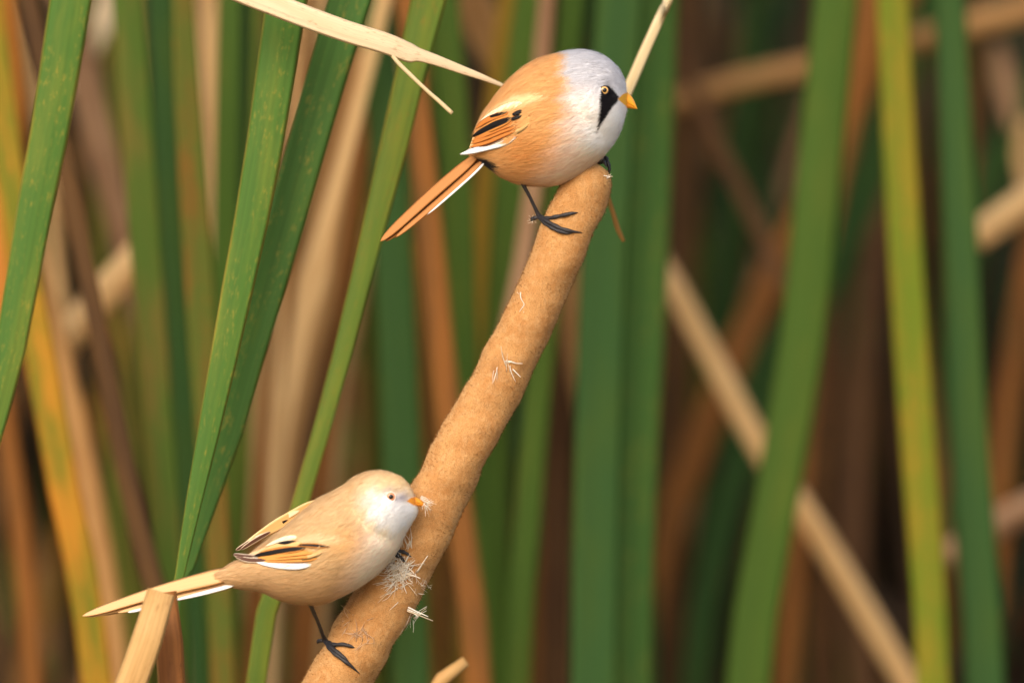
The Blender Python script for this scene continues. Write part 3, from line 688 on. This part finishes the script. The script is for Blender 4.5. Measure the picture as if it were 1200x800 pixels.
def build_body(root, stations, widths, Y0, paint, dens, len_fn, bare, eyep, shape, name_lift=.042):
    st = np.array([[a[0], a[1], b[0], b[1], w] for (a, b), w in zip(stations, widths)], float)
    n, m = 260, 220
    # parametric resample on the centre line
    mid = np.c_[(st[:, 0] + st[:, 2]) / 2, (st[:, 1] + st[:, 3]) / 2, np.zeros(len(st)), st]
    q = spline(mid, n)[:, 3:]
    top = np.stack([P(a, b, 0) for a, b in q[:, :2]]); bot = np.stack([P(a, b, 0) for a, b in q[:, 2:4]])
    C = (top + bot) / 2; C[:, 1] = Y0; H = (top - bot) / 2
    w = q[:, 4] * S
    th = np.linspace(0, 2 * PI, m, endpoint=False)
    V = C[:, None] + H[:, None] * np.cos(th)[None, :, None] + np.array([0, -1.0, 0])[None, None] * (w[:, None] * np.sin(th)[None])[..., None]
    vx = V[..., 0] / S + 600; vy = 400 - (V[..., 2] - CZ) / S
    V[..., 1] = Y0 + (V[..., 1] - Y0) * (1 + shape(vx, vy))
    # normals
    ds = np.gradient(V, axis=0)
    dth = np.roll(V, -1, 1) - np.roll(V, 1, 1)
    Nn = nrm(np.cross(ds, dth)); ctr = C[:, None]
    sgn = np.sign(np.sum(Nn * (V - ctr), -1, keepdims=True)); sgn[sgn == 0] = 1
    Nn = Nn * sgn
    # feather-tract unevenness
    gx = (V[..., 0] / S); gz = (V[..., 2] / S)
    amp = .5 * np.sin(gx / 6.1 + 1.4 * np.sin(gz / 9)) * np.sin(gz / 7.3 + V[..., 1] / S / 8)
    V = V + Nn * (amp * S * .2)[..., None]
    Vf = V.reshape(-1, 3)
    px = Vf[:, 0] / S + 600; py = 400 - (Vf[:, 2] - CZ) / S
    cols = np.clip(paint(px, py) * 1.1, 0, .93)
    F = ring_faces(n, m)
    body = mesh_obj("body", Vf, F, BODY, parent=root, colors=cols)
    bvh = BVHTree.FromPolygons([Vector(a) for a in Vf], [tuple(f) for f in F])
    # plumage: fine barbs lying back along the body
    area = np.linalg.norm(np.cross(ds, dth), axis=-1); pr = (area / area.sum()).ravel()
    idx = rng.choice(n * m, dens, p=pr)
    ok = np.hypot(px[idx] - eyep[0], py[idx] - eyep[1]) > 5.6; idx = idx[ok]; dens = len(idx)
    ok = poly_sd(px[idx] + rng.normal(0, 1.5, dens), py[idx], bare) > 0; idx = idx[ok]; dens = len(idx)      # no body barbs over the folded wings
    p = Vf[idx] + rng.normal(0, .8 * S, (dens, 3)); nn = Nn.reshape(-1, 3)[idx]
    fl = -nrm(ds.reshape(-1, 3)[idx]); fl = nrm(fl + .16 * rng.standard_normal((dens, 3)))
    fl = nrm(fl - nn * np.sum(fl * nn, -1, keepdims=True))
    bx = p[:, 0] / S + 600; by = 400 - (p[:, 2] - CZ) / S
    L = len_fn(bx, by) * rng.uniform(.6, 1.2, dens) * S
    lift = name_lift * rng.uniform(.3, 1.2, dens) * np.where(rng.random(dens) < .015, 4.0, 1.0)
    sd = nrm(np.cross(nn, fl)); wd = rng.uniform(.22, .5, dens) * S
    base = p + nn * (.15 * S)
    a1 = p + fl * (L * .5)[:, None] + nn * (L * lift * .6)[:, None]
    a2 = p + fl * L[:, None] + nn * (L * lift * .75)[:, None]
    W = sd * wd[:, None]
    VV = np.stack([base - W, base + W, a1 - W * .85, a1 + W * .85, a2], 1).reshape(-1, 3)
    k = np.arange(dens)[:, None] * 5
    FF = [(*r,) for r in (k + np.array([[0, 2, 3, 1]])).tolist()] + [(*r,) for r in (k + np.array([[2, 4, 3]])).tolist()]
    mp_ = p + fl * (L * .55)[:, None]; bx = mp_[:, 0] / S + 600; by = 400 - (mp_[:, 2] - CZ) / S
    cc = np.clip(paint(bx, by) * 1.14 * (1 + .055 * rng.standard_normal((dens, 1))), 0, .93)
    mesh_obj("plumage", VV, FF, PLUME, parent=root, colors=np.repeat(cc, 5, 0), normals=np.repeat(nn, 5, 0))
    return body, bvh

def line_d(x, y, pl):
    d = np.full(x.shape, 1e9)
    for (ax, ay), (bx, by) in zip(pl[:-1], pl[1:]):
        ex, ey = bx - ax, by - ay
        t = np.clip(((x - ax) * ex + (y - ay) * ey) / (ex * ex + ey * ey), 0, 1)
        d = np.minimum(d, np.hypot(x - ax - t * ex, y - ay - t * ey))
    return d
def g2(x, y, cx, cy, a, b): return np.exp(-((x - cx) / a) ** 2 - ((y - cy) / b) ** 2)
def shape_male(x, y):      # neck crease below the cheek, full breast
    return -.075 * np.exp(-(line_d(x, y, [(650, 58), (664, 100), (684, 140), (708, 162), (732, 160)]) / 11) ** 2) + .07 * g2(x, y, 700, 118, 20, 26) + .05 * g2(x, y, 655, 172, 30, 26)
def shape_female(x, y):
    return -.10 * np.exp(-(line_d(x, y, [(404, 562), (416, 596), (436, 622), (458, 632), (480, 626)]) / 9) ** 2) + .10 * g2(x, y, 456, 596, 22, 22) + .05 * g2(x, y, 410, 650, 34, 30)

def feather_mat(name, centre, edge, ew=.3, tip=None, rough=.6):
    m, nt, b = new_mat(name)
    uv = nd(nt, "ShaderNodeUVMap"); sep = nd(nt, "ShaderNodeSeparateXYZ"); nt.links.new(uv.outputs[0], sep.inputs[0])
    e = math_n(nt, 'MULTIPLY', math_n(nt, 'ABSOLUTE', math_n(nt, 'SUBTRACT', sep.outputs[0], .5)), 2.0)
    barb = noise(nt, uvvec(nt, 26, 3, 2.0), 1, 4)
    e = math_n(nt, 'ADD', e, math_n(nt, 'MULTIPLY', math_n(nt, 'SUBTRACT', barb, .5), .25))
    c = mixc(nt, maprange(nt, e, 1 - ew - .12, 1 - ew + .12), L4(centre), L4(edge))
    if tip is not None:
        c = mixc(nt, maprange(nt, sep.outputs[1], .86, .98), c, L4(tip))
    c = mixc(nt, math_n(nt, 'MULTIPLY', maprange(nt, barb, .4, .7), .25), c, mixc(nt, 1, c, (.6, .58, .55, 1), 'MULTIPLY'))
    nt.links.new(c, b.inputs["Base Color"]); b.inputs["Roughness"].default_value = rough; b.inputs["Specular IOR Level"].default_value = .2
    return m

def feather(name, pts3, widths, mat, parent, normal, taper=(.55, .25), thick=.2, n=26):
    """a closed, slightly cambered blade: pts3 root to tip, widths px (full)"""
    rows = np.c_[np.array(pts3), np.array(widths) * S * .5]
    q = spline(rows, n); C = q[:, :3]
    t = np.linspace(0, 1, n)
    hw = q[:, 3] * np.clip(np.sqrt(np.clip(1 - ((t - .80) / .20).clip(0, 1) ** 2, 0, 1)), .06, 1) * np.clip(np.sqrt(np.clip(1 - ((.22 - t) / .22).clip(0, 1) ** 2, 0, 1)), .04, 1)
    T = nrm(np.gradient(C, axis=0)); Nn = np.asarray(normal, float); Nn = Nn[None] * np.ones((n, 1)) if Nn.ndim == 1 else Nn
    W = nrm(np.cross(T, Nn)); Nn = np.cross(W, T)
    us = np.linspace(-1, 1, 7); ru = np.r_[us, us[-2:0:-1]]; pf = np.where(np.arange(12) < 7, 1., -1.)
    off = pf * (1 - ru ** 2) * thick * S + (1 - ru ** 2) * .07 * hw.max()
    V = C[:, None] + W[:, None] * (ru[None] * hw[:, None])[..., None] + Nn[:, None] * (np.broadcast_to(off, (n, 12)))[..., None]
    uv = np.stack([np.broadcast_to(ru * .5 + .5, (n, 12)), np.broadcast_to(t[:, None], (n, 12))], -1).reshape(-1, 2)
    return mesh_obj(name, V.reshape(-1, 3), ring_faces(n, 12), mat, parent=parent, uvs=uv)

def wing(root, bvh, Y0, specs, dmin, far_shift=(0, 0), far=None):
    """specs: (name, label, mat, [(px,py)...], widths, layer). One wing per flank; feathers lie on the body."""
    for side in (-1, 1):
        wroot = None
        for name, mat, pts, wd, layer in (specs if side < 0 or far is None else far):
            p3 = []
            for (x, y) in pts:
                xx, yy = (x, y) if side < 0 else (x + far_shift[0], y + far_shift[1])
                h = hit_y(bvh, xx, yy, 0, None)
                dep = max((Y0 - h) if h is not None else 0, dmin * S) + layer * .62 * S * (.4 if (x, y) == pts[0] else 1.0)
                a = P(xx, yy, 0); p3.append([a[0], Y0 + side * dep, a[2]])
            p3 = np.array(p3)
            if len(p3) > 2: p3[1:-1, 1] = p3[1:-1, 1] * .5 + (p3[:-2, 1] + p3[2:, 1]) * .25
            if wroot is None:
                wroot = feather("wing", p3, wd, mat, root, (0, side, .35))
            else:
                feather(name, p3, wd, mat, wroot, (0, side, .35))

def leg_mesh(root, Y_hip, hip, ankle, toes, mat, lw=4.6, tuft_col=None):
    parts = []
    hp = np.array(hip); an = np.array(ankle)
    mid = (hp + an) / 2 + np.array([.4 * S, 0, 0])
    parts.append(tube([[*hp, lw * .62 * S], [*(hp * .7 + an * .3), lw * .48 * S], [*mid, lw * .44 * S], [*(hp * .15 + an * .85), lw * .48 * S], [*an, lw * .66 * S]], 26, 10, wob=.05))
    for t in toes:
        k = len(t)
        rows = []
        for i, pnt in enumerate(t):
            f = i / (k - 1)
            rows.append([*pnt, (lw * (.58 - .18 * f) * S) if i < k - 1 else .35 * S])
        q = spline(rows, 24)
        q[:, 3] *= 1 + .16 * np.sin(np.linspace(0, 9 * PI, 24)) * (np.linspace(1, 0, 24) > .25)
        parts.append(tube(q, 24, 9))
    v, f = merge(parts)
    return mesh_obj("leg", v, f, mat, parent=root)

def eye(root, bvh, Y0, px, py, r, iris, ring, far_ok=True, pupil=.56):
    h = hit_y(bvh, px, py, 0, Y0)
    mi = plain_mat("iris", iris, .15, .6, .15, 2500, 0); mr = plain_mat("eye_rim", ring, .5, .3, .1, 2000, 0)
    mp = plain_mat("pupil", (6, 5, 5), .06, .6, .0, 100, 0)
    for side in (-1, 1):
        y = h if side < 0 else 2 * Y0 - h
        c = P(px, py, 0); c[1] = y
        ax = nrm(np.array([.12, side * 1.0, .05]))
        def dome(rad, height, base_off):
            e1 = nrm(np.cross(ax, [0, 0, 1.0])); e2 = np.cross(ax, e1)
            V = []; na, nb = 8, 28
            for i in range(na):
                a = i / (na - 1) * PI / 2 * .97
                for j in range(nb):
                    b = 2 * PI * j / nb
                    V.append(c + ax * (base_off + height * math.sin(a)) * S + (e1 * math.cos(b) + e2 * math.sin(b)) * rad * math.cos(a) * S)
            return np.array(V), ring_faces(na, nb)
        v, f = dome(r, r * .46, .1); e = mesh_obj("eye", v, f, mi, parent=root)
        v, f = dome(r * pupil, r * .16, r * .40); mesh_obj("pupil", v, f, mp, parent=e)
        t = np.linspace(0, 2 * PI, 29)
        e1 = nrm(np.cross(ax, [0, 0, 1.0])); e2 = np.cross(ax, e1)
        path = np.array([[*(c + ax * .4 * S + (e1 * math.cos(a) + e2 * math.sin(a)) * r * 1.04 * S), r * .15 * S] for a in t])
        v, f = tube(path, 40, 7); mesh_obj("eye_rim", v, f, mr, parent=e)

def bill(root, Y0, top, mid, bot, mat, matl, halfw):
    """top/bot: culmen and gonys px lists from base to tip, mid: gape line from base to tip."""
    def half(a, b, flip, name, parent, m):
        n = 18; A = spline(np.array([[x, y, 0] for x, y in a]), n); Bq = spline(np.array([[x, y, 0] for x, y in b]), n)
        V = []; k = 11
        for i in range(n):
            f = i / (n - 1); hw = halfw * (1 - f) ** .75 + .35
            for j in range(k):
                ph = PI * j / (k - 1)
                x = Bq[i, 0] + (A[i, 0] - Bq[i, 0]) * math.sin(ph); y = Bq[i, 1] + (A[i, 1] - Bq[i, 1]) * math.sin(ph)
                q = P(x, y, 0); q[1] = Y0 - hw * math.cos(ph) * S
                V.append(q)
        return mesh_obj(name, np.array(V), ring_faces(n, k), m, parent=parent)
    u = half(top, mid, 1, "bill", root, mat)
    half(bot, [(x - .0, y + .35) for x, y in mid], -1, "lower_mandible", u, matl)
    return u

def mean_cols():
    pass

BILL = plain_mat("orange_bill", (250, 172, 40), .35, .5, .12, 900, .1)
BILL2 = plain_mat("orange_bill_lower", (240, 150, 36), .4, .5, .12, 900, .1)
BILLF = plain_mat("dull_orange_bill", (236, 158, 44), .4, .5, .15, 900, .1)
LEG = plain_mat("black_leg_scales", (44, 41, 44), .36, .5, .5, 2600, .8)

F_BLACK = feather_mat("black_tertial", (20, 15, 13), (40, 26, 18), .12)
F_BLKED = feather_mat("black_tertial_rufous_edge", (22, 15, 12), (214, 140, 66), .42)
F_RUF = feather_mat("rufous_secondary", (196, 120, 54), (176, 100, 42), .3)
F_RUF2 = feather_mat("rufous_tail", (186, 126, 70), (170, 110, 56), .3)
F_RUFD = feather_mat("tail_dark_line", (134, 82, 40), (190, 126, 64), .5)
F_WHITE = feather_mat("white_primary", (232, 230, 228), (206, 206, 206), .3)
F_CREAM = feather_mat("cream_scapular", (248, 232, 196), (242, 214, 158), .3)
F_GREY = feather_mat("brown_grey_primary", (92, 62, 48), (226, 204, 176), .34)
F_BUFF = feather_mat("buff_feather", (224, 180, 116), (230, 192, 134), .3)
F_TANT = feather_mat("tan_tail", (228, 182, 128), (214, 160, 102), .3)
F_TANE = feather_mat("tan_tail_darker", (208, 152, 96), (226, 180, 124), .4)  # darker tan vane with paler edges
F_RUFF = feather_mat("tawny_secondary", (214, 148, 72), (204, 130, 60), .3)

# ---- the male
YM = -.004
mroot = thing("bird", "male bird with grey head, black moustache and orange back on top of the cattail", "bird", tuple(P(690, 200, YM)), "pair of small birds on the cattail")
M_ST = [((550, 173), (561, 187)), ((557, 153), (574, 197)), ((567, 133), (590, 208)), ((580, 114), (606, 214.5)), ((594, 97), (624, 217.5)), ((611, 81.5), (644, 217.5)), ((631, 70), (665, 212.5)),
        ((651, 64), (683, 202.5)), ((669, 60.2), (699, 190)), ((685, 59.6), (711, 178)), ((700, 63), (721, 165)), ((714, 70.5), (727.5, 152)), ((724.5, 81), (731, 141)), ((731.2, 93), (733.2, 133.5)), ((734.0, 104), (734.5, 127)), ((733.5, 113), (733.5, 121))]
M_W = [9, 22, 36, 48, 56, 60, 61, 59, 56, 52, 45, 35, 23, 13, 8, 4]
def mlen(x, y):
    d = np.hypot(x - 728, y - 116)
    return np.interp(d, [0, 14, 40, 90, 200], [2, 3, 6, 12, 14])
mb, mbvh = build_body(mroot, M_ST, M_W, YM, paint_male, 80000, mlen, [(604, 130), (610, 146), (606, 158), (590, 168), (556, 180), (540, 182), (552, 156), (566, 140), (584, 130)], (707.8, 107.2), shape_male)
wing(mroot, mbvh, YM, [
    ("wing", F_BUFF, [(622, 140), (600, 146), (578, 160), (562, 174)], [26, 30, 24, 12], 1.0),
    ("primary", F_WHITE, [(607, 159), (590, 167), (570, 173), (552, 178), (539, 181)], [9, 12, 10, 7, 3], 4.2),
    ("secondary", F_RUF, [(606, 152), (590, 158), (572, 166), (551, 173)], [9, 9, 8, 4], 3.4),
    ("secondary", F_RUF, [(607, 148), (590, 153), (571, 161), (552, 169)], [9, 9, 8, 4], 3.55),
    ("secondary", F_RUF, [(606, 144), (590, 149), (571, 157), (553, 166)], [8, 9, 8, 4], 3.7),
    ("primary", F_GREY, [(590, 163), (570, 171), (549, 178)], [4, 5, 3], 4.0),
    ("tertial", F_BLKED, [(601, 139), (586, 145), (570, 152), (554, 161)], [10, 13, 12, 6], 4.6),
    ("tertial", F_BLACK, [(595, 140), (580, 146), (566, 153), (554, 160)], [4, 6, 5.5, 3], 6.2),
    ("tertial", F_RUF, [(596, 133), (582, 137), (568, 143), (557, 152)], [7, 8, 7, 3], 4.8),
    ("tertial", F_BLACK, [(595, 132.5), (584, 135), (574, 138), (566, 142)], [2.5, 3.5, 3, 1.5], 6.0),
    ("scapular", F_CREAM, [(612, 122), (596, 126), (580, 133), (563, 142)], [9, 11, 9, 3], 5.2),
    ("covert", F_BLACK, [(612, 131), (606, 133.5), (600, 136)], [4, 5, 3], 6.2),
    ("covert", F_BLACK, [(611, 136.5), (605, 139), (599, 142)], [3.5, 4.5, 3], 6.2),
    ("primary", F_GREY, [(566, 172), (556, 175), (546, 178)], [6, 6, 3], 3.6),
], 15)
tl = None
for i, (a, b, c, wd, y, mt) in enumerate([
        ((562, 180), (508, 226), (446, 283), (14, 15, 11), -5, F_RUF2), ((565, 184), (512, 230), (452, 283), (14, 14, 9), -2, F_RUFD), ((566, 188), (520, 230), (464, 278), (9, 9, 7), -7, F_RUF2),
        ((568, 191), (536, 220), (500, 252), (6, 6, 4), -8.5, F_WHITE), ((563, 181), (510, 226), (449, 282), (14, 15, 11), 4, F_RUF2), ((566, 187), (518, 231), (462, 279), (10, 10, 8), 7, F_RUF2)]):
    p3 = [P(*a), P(*b), P(*c)]
    for q in p3: q[1] = YM + y * S
    if tl is None: tl = feather("tail", p3, wd, mt, mroot, (-.25, -1, .5), n=40)
    else: feather("tail_feather", p3, wd, mt, tl, (-.25, -1, .5), n=40)
eye(mroot, mbvh, YM, 707.8, 107.2, 4.7, (226, 176, 104), (30, 26, 26), pupil=.58)
bill(mroot, YM, [(723, 109), (732, 107.5), (738, 111), (743, 118), (747, 128)], [(721, 117), (730, 119.5), (739, 123.5), (747, 128.3)], [(722, 122), (730, 126.2), (737, 127.4), (742, 128), (747, 128.5)], BILL, BILL2, 14)
def ct(px, py, lift=1.8): return on_cattail(px, py, lift)
hipN = P(609, 208); hipN[1] = YM - 12 * S
ank = ct(632, 254, 3)
leg_mesh(mroot, YM, hipN, ank, [
    [ank, ct(641, 256, 3), ct(658, 253, 2.4), ct(669, 250.5, 2.0), ct(677, 249.5, .4)],
    [ank, ct(638, 261, 3.2), ct(650, 269, 2.6), ct(662, 273, 2.2), ct(671, 273.5, 1.0)],
    [ank, ct(642, 260, 4.0), ct(655, 267, 3.2), ct(668, 271, 2.4), ct(682, 273, .5)],
    [ank, ank + np.array([-5 * S, 0, -1.5 * S]), ank + np.array([-8.5 * S, 5 * S, -3 * S]), ank + np.array([-8 * S, 12 * S, -6 * S])]], LEG)
hipF = P(688, 190); hipF[1] = YM + 14 * S
def far(px, py, d): q = P(px, py); q[1] = d * S; return q
leg_mesh(mroot, YM, hipF, far(703, 190, 14), [[far(703, 190, 14), far(709, 184, 10), far(712, 190, 4), far(714, 197, 0)], [far(703, 190, 14), far(710, 189, 16), far(714, 196, 14), far(713, 206, 12)], [far(703, 190, 14), far(704, 186, 4), far(708, 190, -6), far(711, 197, -8)]], LEG)

# ---- the female
YF = -.026
froot = thing("bird", "female bird, buff brown with pale face, clinging lower on the cattail", "bird", tuple(P(400, 760, YF)), "pair of small birds on the cattail")
F_ST = [((258, 668), (262, 683)), ((280, 655), (285, 688)), ((300, 643), (309, 692)), ((322, 627), (331, 701)), ((342, 610), (353, 705.5)), ((360, 595), (379, 705)), ((376, 582.5), (402, 696)), ((390, 575.5), (424, 684)),
        ((403, 568), (443, 670)), ((416.5, 558.5), (458, 654.5)), ((432.5, 552.0), (468, 640)), ((448, 551), (475, 625)), ((461, 553.8), (482, 613)), ((472, 559.5), (488, 603)), ((481, 569), (490, 596)), ((485.5, 579), (488, 588))]
F_W = [8, 19, 30, 41, 48, 52, 53, 51, 48, 45, 42, 37, 28, 17, 9, 4]
def flen(x, y):
    d = np.hypot(x - 480, y - 586)
    return np.interp(d, [0, 14, 40, 90, 200], [2, 3, 6, 12, 14])
fb, fbvh = build_body(froot, F_ST, F_W, YF, paint_female, 76000, flen, [(366, 634), (378, 646), (368, 658), (330, 662), (300, 658), (276, 654), (276, 647), (306, 640), (330, 630), (350, 628)], (459, 580.5), shape_female)
wing(froot, fbvh, YF, [
    ("wing", F_BUFF, [(384, 640), (356, 642), (322, 650), (290, 656)], [20, 26, 20, 8], 1.0),
    ("primary", F_WHITE, [(368, 659), (348, 661), (326, 660), (302, 657)], [7, 9, 8, 3], 4.2),
    ("secondary", F_RUFF, [(374, 652), (352, 653), (326, 654.5), (298, 656)], [7, 8, 6, 3], 3.6),
    ("secondary", F_RUFF, [(376, 648), (352, 649), (326, 651.5), (299, 654)], [7, 8, 7, 3], 4.0),
    ("secondary", F_RUFF, [(372, 644.5), (350, 646), (326, 649), (300, 653)], [6, 7, 7, 3], 4.3),
    ("tertial", F_BLKED, [(360, 640), (340, 642), (318, 646), (298, 650.5)], [8, 10, 10, 5], 4.8),
    ("tertial", F_BLACK, [(350, 641.5), (332, 643.5), (314, 646.5), (299, 649.5)], [3, 4, 5.5, 3], 6.4),
    ("tertial", F_BUFF, [(356, 634), (340, 636), (322, 640), (306, 645)], [7, 8, 8, 3], 5.0),
    ("tertial", F_BLACK, [(349, 632.5), (338, 633.5), (328, 635.5), (318, 638.5)], [3, 4.5, 4, 1.8], 6.4),
    ("scapular", F_CREAM, [(350, 627), (338, 629), (326, 632.5), (313, 638)], [7, 8, 6, 2], 5.4),
    ("covert", F_BLKED, [(388, 638.5), (372, 637), (352, 636)], [3, 6, 4], 6.0),
    ("primary", F_GREY, [(314, 654), (296, 654.5), (282, 652)], [6, 7, 6], 4.6),
    ("primary", F_GREY, [(308, 653), (290, 652.5), (277, 650)], [6, 6, 5], 3.8),
    ("primary", F_GREY, [(304, 651), (288, 650), (275, 648)], [6, 6, 5], 3.0),
], 13, far=[
    ("wing", F_BUFF, [(380, 586), (352, 600), (320, 618), (290, 637)], [14, 16, 13, 6], 1.5),
    ("tertial", F_CREAM, [(352, 597), (330, 608), (306, 624), (284, 639)], [6, 8, 7, 3], 2.5),
    ("tertial", F_BLACK, [(338, 608), (322, 617), (304, 629), (288, 640)], [3, 5, 5, 2], 5.0),
    ("primary", F_GREY, [(312, 624), (294, 634), (277, 644)], [5, 6, 4], 2.6),
    ("primary", F_GREY, [(318, 622), (300, 632), (283, 643)], [5, 6, 4], 2.0)])
tl = None
for i, (a, b, c, wd, y, mt) in enumerate([
        ((284, 667), (190, 691), (99, 720), (24, 17, 10), -5, F_TANT), ((284, 674), (196, 696), (104, 721), (20, 14, 8), -2, F_TANE), ((284, 680), (206, 699), (140, 716), (13, 10, 6), -6.5, F_TANT),
        ((278, 683), (240, 693), (204, 702), (6, 6, 3), -8.5, F_WHITE), ((200, 700), (176, 709), (152, 715.5), (5, 6, 4), -8, F_WHITE), ((278, 669), (192, 692), (102, 719), (16, 16, 11), 4, F_TANT), ((278, 679), (200, 698), (120, 719), (10, 10, 8), 7, F_TANE)]):
    p3 = [P(*a), P(*b), P(*c)]
    for q in p3: q[1] = YF + y * S
    if tl is None: tl = feather("tail", p3, wd, mt, froot, (-.2, -1, .5), n=40)
    else: feather("tail_feather", p3, wd, mt, tl, (-.2, -1, .5), n=40)
eye(froot, fbvh, YF, 459, 580.5, 5.3, (214, 148, 108), (236, 218, 206), pupil=.52)
bill(froot, YF, [(474, 580), (482, 580), (488, 581.5), (494, 585), (501, 590.4)], [(473, 586), (484, 587.2), (493, 588.9), (501, 590.8)], [(475, 589.5), (483, 591.2), (490, 592.3), (495, 592.2), (501, 591)], BILLF, BILL2, 12)
hipN = P(364, 704); hipN[1] = YF - 6 * S
ank = ct(381, 750, 3.0)
leg_mesh(froot, YF, hipN, ank, [
    [ank, ct(391, 754, 3.0), ct(402, 753.5, 2.4), ct(411, 755.5, 2), ct(416, 757.5, .6)],
    [ank, ct(388, 760, 3.2), ct(399, 769, 2.8), ct(410, 777, 2.0), ct(422, 788, .4)],
    [ank, ct(390, 758, 4.0), ct(399, 765, 3.2), ct(405, 770, 2.6), ct(409, 773, 1.4)],
    [ank, ank + np.array([-4.5 * S, 0, 0]), ank + np.array([-8 * S, 4 * S, -1 * S]), ank + np.array([-9 * S, 10 * S, -4 * S])]], LEG)
hipF = P(440, 655); hipF[1] = YF + 14 * S
a2 = ct(462, 648, 3)
leg_mesh(froot, YF, hipF, a2, [[a2, ct(468, 645, 3), ct(475, 646.5, 2.4), ct(483, 652, .4)], [a2, ct(466, 650, 3), ct(471, 653, 2), ct(476, 659, .4)]], LEG)
# white seed fluff held in the female's bill
def at_bill(px, py, l): q = P(px, py); q[1] = YF + rng.uniform(-4, 2) * S; return q
v, f, c = fluff_mesh(tuft(498, 589, 26, 14, 1.2, (-35, 40), w=(.2, .5), pos_fn=at_bill, lift=0) + tuft(494, 583, 6, 16, 1, (-35, 12), w=(.5, .9), pos_fn=at_bill, lift=0))
o = mesh_obj("seed_fluff", v, f, FLUFF, origin=P(498, 589, YF), colors=c)
tag(o, "wisp of white seed fluff held in the female bird's bill", "seed fluff")
